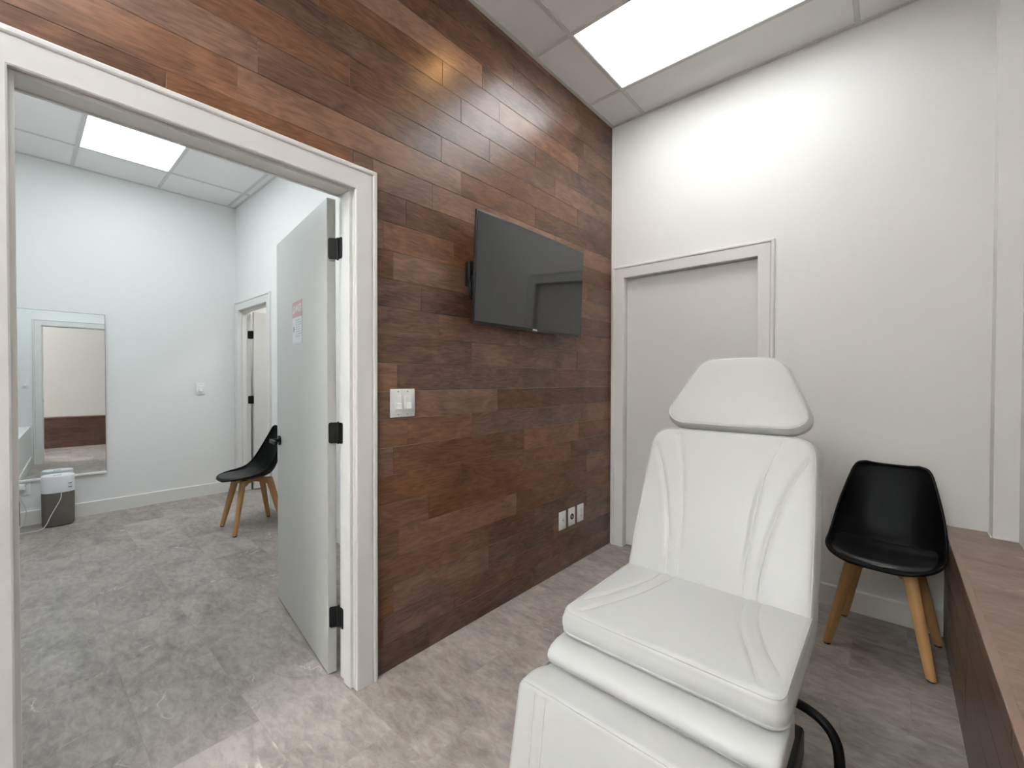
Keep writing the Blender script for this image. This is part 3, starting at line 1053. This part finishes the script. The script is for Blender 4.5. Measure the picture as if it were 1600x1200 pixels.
for dy, dz in ((0.060, 0.362), (0.060, 0.330)):
    bm = B()
    for k in range(1):
        y0 = PYc + 0.052 + k * 0.018
        x0 = PXc + 0.078 * (1 - abs((y0 + 0.008 - PYc) / 0.103) ** 2.5) ** (1 / 2.5)
        box(bm, x0 - 0.012, x0 + 0.0008, y0, y0 + 0.028, dz - 0.003, dz + 0.003)
    obj('side_vent', bm, 'slot', top, smooth=False)
bm = B(); box(bm, PXc - 0.006, PXc + 0.006, PYc - 0.028, PYc + 0.022, 0.4300, 0.4318, bev=0.0005)
obj('touch_panel', bm, 'slot', top)
bm = B()
pts = [(-3.718, -2.800, 0.305), (-3.709, -2.800, 0.285), (-3.705, -2.805, 0.240), (-3.700, -2.835, 0.170), (-3.690, -2.868, 0.100), (-3.680, -2.890, 0.045), (-3.672, -2.925, 0.008),
       (-3.675, -3.000, 0.005), (-3.72, -3.09, 0.005), (-3.80, -3.11, 0.005), (-3.88, -3.05, 0.006), (-3.915, -3.02, 0.020), (-3.925, -3.005, 0.09), (-3.925, -3.000, 0.15), (-3.925, -3.025, 0.22), (-3.918, -3.045, 0.29), (-3.918, -3.045, 0.318)]
tube(bm, smooth_path(pts, 8), 0.0032, 8)
cd = obj('power_cord', bm, 'cord', ap)
bm = B(); box(bm, XF + 0.008, XF + 0.050, -3.052, -3.008, 0.318, 0.366, bev=0.004)
obj('plug', bm, 'white', cd)

# ------------------------------------------------------------------ side chairs
def build_chair(label, loc, rz):
    t = thing('side_chair', label, 'chair', loc, rz, group='black shell chairs on beech legs')
    # centre line and edge line of the shell: (y, z), front at -y
    cen = [(-0.247, 0.440), (-0.243, 0.448), (-0.226, 0.453), (-0.16, 0.448), (-0.08, 0.440), (0.0, 0.437), (0.07, 0.443), (0.120, 0.465), (0.152, 0.510), (0.176, 0.575), (0.198, 0.655), (0.216, 0.730), (0.226, 0.783), (0.231, 0.817), (0.233, 0.836)]
    edg = [(-0.239, 0.441), (-0.224, 0.448), (-0.190, 0.456), (-0.130, 0.465), (-0.065, 0.473), (-0.004, 0.488), (0.041, 0.516), (0.075, 0.556), (0.105, 0.605), (0.135, 0.661), (0.163, 0.719), (0.187, 0.771), (0.205, 0.812), (0.214, 0.836), (0.219, 0.844)]
    hw = [0.092, 0.131, 0.170, 0.199, 0.211, 0.213, 0.212, 0.208, 0.201, 0.190, 0.176, 0.162, 0.149, 0.132, 0.102]
    C = smooth_path([(0, y, z) for y, z in cen], 4)
    E = smooth_path([(w_, y, z) for (y, z), w_ in zip(edg, hw)], 4)
    nu = 25
    def surf(i, u):
        a = abs(u)
        k = a ** 3.0
        w_ = E[i].x
        y = C[i].y * (1 - k) + E[i].y * k
        z = C[i].z * (1 - k) + E[i].z * k
        return Vector((w_ * u, y, z))
    n = len(C)
    P = [[surf(i, -1 + 2 * j / (nu - 1)) for j in range(nu)] for i in range(n)]
    def normal(i, j):
        a = P[min(i + 1, n - 1)][j] - P[max(i - 1, 0)][j]
        b = P[i][min(j + 1, nu - 1)] - P[i][max(j - 1, 0)]
        return b.cross(a).normalized()
    bm = B()
    th = 0.009
    up = [[bm.verts.new(P[i][j]) for j in range(nu)] for i in range(n)]
    dn = [[bm.verts.new(P[i][j] - normal(i, j) * th) for j in range(nu)] for i in range(n)]
    for i in range(n - 1):
        for j in range(nu - 1):
            bm.faces.new([up[i][j], up[i][j + 1], up[i + 1][j + 1], up[i + 1][j]])
            bm.faces.new([dn[i][j], dn[i + 1][j], dn[i + 1][j + 1], dn[i][j + 1]])
    for i in range(n - 1):
        bm.faces.new([up[i][0], up[i + 1][0], dn[i + 1][0], dn[i][0]])
        bm.faces.new([up[i][-1], dn[i][-1], dn[i + 1][-1], up[i + 1][-1]])
    for j in range(nu - 1):
        bm.faces.new([up[0][j], dn[0][j], dn[0][j + 1], up[0][j + 1]])
        bm.faces.new([up[-1][j], up[-1][j + 1], dn[-1][j + 1], dn[-1][j]])
    sh = obj('seat_shell', bm, 'black', t, local=True, angle=50)
    # rolled rim all round the shell
    rim = [P[i][0] for i in range(n)] + [P[-1][j] for j in range(1, nu - 1)] + [P[i][-1] for i in range(n - 1, -1, -1)] + [P[0][j] for j in range(nu - 2, 0, -1)]
    bm = B(); loop_tube(bm, rim, 0.0065, 8)
    obj('rim', bm, 'black', sh, local=True)
    # seat pad
    i0, i1 = 6, 28
    bm = B()
    rows = []
    m_ = 21
    for i in range(i0, i1 + 1):
        q = (i - i0) / (i1 - i0)
        wd = 0.88 * (1 - (abs(2 * q - 1)) ** 5) ** 0.5 if 0 < q < 1 else 0.10
        wd = max(wd, 0.12)
        rows.append([(i, -wd + 2 * wd * j / (m_ - 1), q, -1 + 2 * j / (m_ - 1)) for j in range(m_)])
    def padpt(i, u, q, s):
        b_ = surf(i, u)
        lift = 0.016 * (1 - abs(s) ** 6) * (1 - abs(2 * q - 1) ** 8) + 0.0012
        return b_ + Vector((0, -0.25 * lift if i > 22 else 0, lift))
    V = [[bm.verts.new(padpt(*c)) for c in r] for r in rows]
    for a, b_ in zip(V, V[1:]):
        for j in range(m_ - 1):
            bm.faces.new([a[j], a[j + 1], b_[j + 1], b_[j]])
    pd = obj('seat_pad', bm, 'pad', t, local=True, angle=80)
    # legs
    for sx in (-1, 1):
        for sy in (-1, 1):
            bm = B()
            top_ = Vector((sx * 0.098, sy * 0.098, 0.425))
            bot = Vector((sx * 0.182, sy * 0.182, 0.008))
            rings = []
            d = Vector((sx, sy, 0)).normalized()
            e = Vector((-d.y, d.x, 0))
            for q, wa, wb in ((0, 0.026, 0.019), (0.12, 0.027, 0.019), (0.5, 0.023, 0.017), (1.0, 0.0165, 0.0145)):
                c = top_.lerp(bot, q)
                ring = []
                for k in range(16):
                    a = 2 * PI * k / 16
                    cc, ss = math.cos(a), math.sin(a)
                    ring.append(c + d * (wa * math.copysign(abs(cc) ** 0.55, cc)) + e * (wb * math.copysign(abs(ss) ** 0.55, ss)))
                rings.append(ring)
            loft(bm, rings)
            lg = obj('leg', bm, 'beech', t, local=True, angle=50)
            bm = B()
            c = top_.lerp(bot, 1.0)
            lathe(bm, [(0.0135, 0.0), (0.0145, 0.003), (0.0145, 0.0085)], 16, (c.x, c.y, 0))
            obj('glide', bm, 'foot', lg, local=True)
    # wooden cross frame with curved shoulders under the shell
    bm = B()
    for s in (-1, 1):
        d = Vector((s, 1, 0)).normalized()
        e = Vector((-d.y, d.x, 0))
        top_pts = [(-0.160, 0.418), (-0.08, 0.426), (0.0, 0.427), (0.08, 0.426), (0.160, 0.418)]
        low = [(0.160, 0.385), (0.115, 0.372), (0.085, 0.388), (0.0, 0.393), (-0.085, 0.388), (-0.115, 0.372), (-0.160, 0.385)]
        hw_ = 0.0165 - (0.0004 if s < 0 else 0)
        poly_prism(bm, top_pts + low, -hw_, hw_, lambda u, v, h: (d.x * u + e.x * h, d.y * u + e.y * h, v))
    obj('cross_frame', bm, 'beech', t, local=True, smooth=False)
    bm = B()
    box(bm, -0.06, 0.06, -0.06, 0.06, 0.426, 0.432, bev=0.002)
    obj('mounting_plate', bm, 'metal', t, local=True)
    # little sewn tag at the side of the seat pad
    return t

ch1 = build_chair('black shell chair on beech legs beside the ledge at the back wall', (1.619, -0.292, 0), math.radians(-6.5))
bm = B()
box(bm, -0.2165, -0.2130, 0.010, 0.032, 0.545, 0.577, bev=0.001)
tg = obj('care_tag', bm, 'plate', ch1, local=True)
tg['label'] = 'white care tag'
ch2 = copy_tree(ch1)
for c in list(ch2.children):
    if c.name.startswith('care_tag'):
        bpy.data.objects.remove(c, do_unlink=True)
ch2.location = (-2.495, -1.710, 0)
ch2.rotation_euler = (0, 0, math.radians(-1.5))
ch2['label'] = 'black shell chair on beech legs half hidden behind the open door'

# ------------------------------------------------------------------ white treatment chair
CX = 1.172
tc_ = thing('treatment_chair', 'white upholstered treatment chair with raised backrest and headrest', 'treatment chair', (CX, -1.66, 0))

def resample(pts, N):
    P = [Vector((p[0], p[1])) for p in pts]
    P.append(P[0])
    L = [0]
    for a, b in zip(P, P[1:]):
        L.append(L[-1] + (b - a).length)
    out = []
    j = 0
    for k in range(N):
        s = L[-1] * k / N
        while L[j + 1] < s:
            j += 1
        q = (s - L[j]) / max(1e-9, L[j + 1] - L[j])
        out.append(P[j].lerp(P[j + 1], q))
    return out

def round_poly(pts, rad, n=8):
    """round the corners of a convex polygon; rad = list of radii"""
    out = []
    N = len(pts)
    for i in range(N):
        p, a, b = Vector(pts[i]), Vector(pts[i - 1]), Vector(pts[(i + 1) % N])
        r = rad[i] if isinstance(rad, (list, tuple)) else rad
        u, v = (a - p).normalized(), (b - p).normalized()
        ang = u.angle(v)
        d = r / math.tan(ang / 2)
        s, e = p + u * d, p + v * d
        for k in range(n + 1):
            t = k / n
            out.append((1 - t) ** 2 * s + 2 * t * (1 - t) * p + t * t * e)
    return out

def cushion(outline, t, r, crown, Mx, seams=(), gd=0.0045, gs=0.0075, N=176, rings=46, wrinkle=0.0):
    """puffed cushion on a 2-D outline; returns bmeshes of the body, its edge piping and its seams"""
    O = resample(outline, N)
    c = sum(O, Vector((0, 0))) / N
    nr = []
    for i in range(N):
        tt = (O[(i + 1) % N] - O[i - 1]).normalized()
        nn = Vector((tt.y, -tt.x))
        if nn.dot(O[i] - c) < 0:
            nn = -nn
        nr.append(nn)
    def inset(d):
        return [O[i] - nr[i] * d for i in range(N)]
    segs = []
    for s in seams:
        sp_ = smooth_path([(p[0], p[1], 0) for p in s], 10)
        segs.append([Vector((p.x, p.y)) for p in sp_])
    def dseam(p):
        best = 1e9
        for s in segs:
            for a, b in zip(s, s[1:]):
                ab = b - a
                q = max(0, min(1, (p - a).dot(ab) / max(1e-12, ab.length_squared)))
                dd = (p - a - ab * q).length
                if dd < best:
                    best = dd
        return best
    inner = inset(r)
    def h_top(s):
        return t + crown * (1 - s ** 2.4)
    R3 = []
    rb = min(r, 0.014)
    R3.append([Vector((p.x, p.y, 0.0)) for p in inset(rb)])
    for k in range(1, 5):
        a = k / 4 * PI / 2
        R3.append([Vector((p.x, p.y, rb * (1 - math.cos(a)))) for p in inset(rb * (1 - math.sin(a)))])
    bulge = min(0.008, t * 0.08)
    for k in range(1, 6):
        q = k / 6
        z = rb + (t - r - rb) * q
        bd = bulge * math.sin(PI * q)
        R3.append([Vector((p.x, p.y, z)) for p in inset(-bd)])
    for k in range(0, 7):
        a = k / 6 * PI / 2
        R3.append([Vector((p.x, p.y, t - r + r * math.sin(a))) for p in inset(r * (1 - math.cos(a)))])
    for k in range(1, rings):
        s = 1 - k / rings
        ring = []
        for p in inner:
            q = c + (p - c) * s
            z = h_top(s)
            if segs:
                d = dseam(q)
                if d < 4 * gs:
                    z -= gd * math.exp(-(d / gs) ** 2)
            ring.append(Vector((q.x, q.y, z)))
        R3.append(ring)
    bm = B()
    V = [[bm.verts.new(Mx @ p) for p in ring] for ring in R3]
    for a, b in zip(V, V[1:]):
        for k in range(N):
            bm.faces.new([a[k], a[(k + 1) % N], b[(k + 1) % N], b[k]])
    bm.faces.new(list(reversed(V[0])))
    cv = bm.verts.new(Mx @ Vector((c.x, c.y, t + crown)))
    for k in range(N):
        bm.faces.new([V[-1][k], V[-1][(k + 1) % N], cv])
    pb = B()
    a = math.radians(48)
    loop_tube(pb, [Mx @ Vector((p.x, p.y, t - r + (r + 0.0006) * math.sin(a))) for p in inset(r - (r + 0.0006) * math.cos(a))], 0.0023, 8)
    loop_tube(pb, [Mx @ Vector((p.x, p.y, rb)) for p in inset(-0.001)], 0.0023, 8)
    ic = [p for p in inner]
    def s_of(p):
        # radial position of p inside the inset outline
        d = p - c
        if d.length < 1e-6:
            return 0
        best = 0
        for i in range(N):
            a_, b_ = ic[i] - c, ic[(i + 1) % N] - c
            den = a_.cross(b_) if hasattr(a_, 'cross') else 0
            e = b_ - a_
            dn = d.x * e.y - d.y * e.x
            if abs(dn) < 1e-12:
                continue
            k = (a_.x * e.y - a_.y * e.x) / dn
            m = (a_.x * d.y - a_.y * d.x) / dn
            if k > 0 and -1e-6 <= m <= 1 + 1e-6:
                best = max(best, 1 / k)
        return min(1.0, best)
    sbs = []
    for s in segs:
        sb = B()
        sbs.append(sb)
        tube(sb, [Mx @ Vector((p.x, p.y, h_top(s_of(p)) - gd + 0.0008)) for p in s], 0.0016, 6)
    return bm, pb, sbs

def upholster(name, *a, **k):
    bm, pb, sbs = cushion(*a, **k)
    o = obj(name, bm, 'leather', tc_, angle=60)
    obj('piping', pb, 'leather', o)
    for sb in sbs:
        obj('stitching', sb, 'piping', o)
    return o

# seat: x across, y along, z up
SZ0, ST = 0.482, 0.080
seat_out = round_poly([(-0.303, -0.262), (0.303, -0.262), (0.303, 0.262), (-0.303, 0.262)], [0.045, 0.045, 0.05, 0.05])
ss = [[(0.120, 0.25), (0.122, 0.134), (0.149, 0.005), (0.199, -0.119), (0.243, -0.225)], [(0.160, 0.25), (0.172, 0.108), (0.225, -0.054), (0.286, -0.170)]]
ss += [[(-x, y) for x, y in s] for s in ss]
Mseat = Matrix.Translation((CX, -1.662, SZ0))
upholster('seat', seat_out, ST, 0.020, 0.008, Mseat, seams=ss)

# backrest: local x across, y up the slope, z out of its face
k_ = 0.42
th_ = math.atan(k_)
upv = Vector((0, math.sin(th_), math.cos(th_)))
outv = Vector((0, -math.cos(th_), math.sin(th_)))
BT = 0.095
face0 = Vector((CX, -1.470, 0.565))
def slope_mat(p, upv, outv, t):
    o = p - outv * t
    return Matrix(((1, upv.x, outv.x, o.x), (0, upv.y, outv.y, o.y), (0, upv.z, outv.z, o.z), (0, 0, 0, 1)))
Mb = slope_mat(face0, upv, outv, BT)
back_out = round_poly([(-0.300, -0.085), (0.300, -0.085), (0.300, 0.10), (0.297, 0.28), (0.286, 0.562), (-0.286, 0.562), (-0.297, 0.28), (-0.300, 0.10)], [0.03, 0.03, 0.05, 0.05, 0.085, 0.085, 0.05, 0.05])
bs = [[(0.100, -0.07), (0.105, 0.0), (0.110, 0.13), (0.124, 0.30), (0.149, 0.44), (0.182, 0.545)], [(0.146, -0.07), (0.149, 0.0), (0.155, 0.10), (0.178, 0.24), (0.222, 0.385), (0.272, 0.495)]]
bs += [[(-x, y) for x, y in s] for s in bs]
upholster('backrest', back_out, BT, 0.022, 0.010, Mb, seams=bs)

# headrest
kh = 0.50
thh = math.atan(kh)
uph = Vector((0, math.sin(thh), math.cos(thh)))
outh = Vector((0, -math.cos(thh), math.sin(thh)))
HT = 0.075
fh = Vector((CX + 0.008, -1.470 + 0.42 * (1.10 - 0.565) + 0.0, 1.100))
Mh = slope_mat(fh, uph, outh, HT)
head_out = round_poly([(-0.205, 0.0), (0.0, -0.004), (0.205, 0.0), (0.262, 0.040), (0.150, 0.300), (0.0, 0.308), (-0.150, 0.300), (-0.262, 0.040)], [0.10, 0.3, 0.10, 0.055, 0.10, 0.3, 0.10, 0.055])
upholster('headrest', head_out, HT, 0.020, 0.012, Mh)
for sx in (-0.09, 0.09):
    bm = B()
    p0 = face0 - outv * 0.055 + upv * 0.50 + Vector((sx, 0, 0))
    p1 = fh - outh * 0.045 + uph * 0.10 + Vector((sx - 0.008, 0, 0))
    tube(bm, smooth_path([p0, p0.lerp(p1, 0.5) + Vector((0, 0.004, 0)), p1], 6), 0.008, 12)
    obj('headrest_post', bm, 'metal', tc_)

# bolster under the front of the seat
prof = [(-1.80, 0.480), (-1.90, 0.480), (-1.945, 0.479), (-1.974, 0.472), (-1.990, 0.460), (-1.995, 0.447), (-1.990, 0.432), (-1.974, 0.421), (-1.945, 0.417), (-1.80, 0.417)]
bm = B()
rings = []
x0, x1 = CX - 0.305, CX + 0.305
cy, cz = -1.89, 0.442
for x, s in ((x0, 0.82), (x0 + 0.003, 0.92), (x0 + 0.009, 0.98), (x0 + 0.018, 1.0), (x1 - 0.018, 1.0), (x1 - 0.009, 0.98), (x1 - 0.003, 0.92), (x1, 0.82)):
    rings.append([Vector((x, cy + (y - cy) * s, cz + (z - cz) * s)) for y, z in prof])
loft(bm, rings)
o = obj('knee_bolster', bm, 'leather', tc_, angle=50)

# leg rest hanging in front, leaning slightly outwards at its foot
tl = math.atan(0.20)
upl = Vector((0, math.sin(tl), math.cos(tl)))
outl = Vector((0, -math.cos(tl), math.sin(tl)))
# top of the front face
fl_ = Vector((CX, -2.116, 0.448))
LT = 0.155
Ml = slope_mat(fl_, upl, outl, LT)
leg_out = round_poly([(-0.305, -0.385), (0.305, -0.385), (0.305, 0.0), (-0.305, 0.0)], [0.05, 0.05, 0.028, 0.028])
ls = [[(0.205, -0.37), (0.205, -0.2), (0.212, -0.012)], [(0.240, -0.37), (0.240, -0.2), (0.248, -0.012)]]
ls += [[(-x, y) for x, y in s] for s in ls]
upholster('leg_rest', leg_out, LT, 0.016, 0.006, Ml, seams=ls)

# black steel understructure
bm = B()
box(bm, CX - 0.23, CX + 0.23, -1.90, -1.36, 0.440, 0.482, bev=0.006)
box(bm, CX - 0.16, CX + 0.16, -1.76, -1.44, 0.10, 0.400, bev=0.010)
box(bm, CX - 0.10, CX + 0.10, -1.70, -1.50, 0.395, 0.445, bev=0.004)
box(bm, CX - 0.26, CX + 0.26, -1.86, -1.28, 0.0, 0.10, bev=0.012)
obj('base_frame', bm, 'metal', tc_)
bm = B()
p = face0 - outv * (BT + 0.010)
Mbr = slope_mat(p, upv, outv, 0.0)
box(bm, -0.22, 0.22, -0.08, 0.46, -0.014, 0.012, bev=0.004, mat=Mbr)
obj('back_plate', bm, 'metal', tc_)
bm = B()
box(bm, CX - 0.10, CX + 0.10, -1.99, -1.86, 0.20, 0.40, bev=0.004)
obj('leg_rest_arm', bm, 'metal', tc_)
for s in (-1, 1):
    bm = B()
    pts = [(CX + s * 0.14, -1.50, 0.315), (CX + s * 0.24, -1.50, 0.312), (CX + s * 0.292, -1.502, 0.305), (CX + s * 0.332, -1.508, 0.290), (CX + s * 0.358, -1.514, 0.262), (CX + s * 0.370, -1.518, 0.215), (CX + s * 0.374, -1.520, 0.10), (CX + s * 0.375, -1.520, 0.004)]
    tube(bm, smooth_path(pts, 6), 0.0135, 14)
    obj('support_tube', bm, 'metal', tc_)
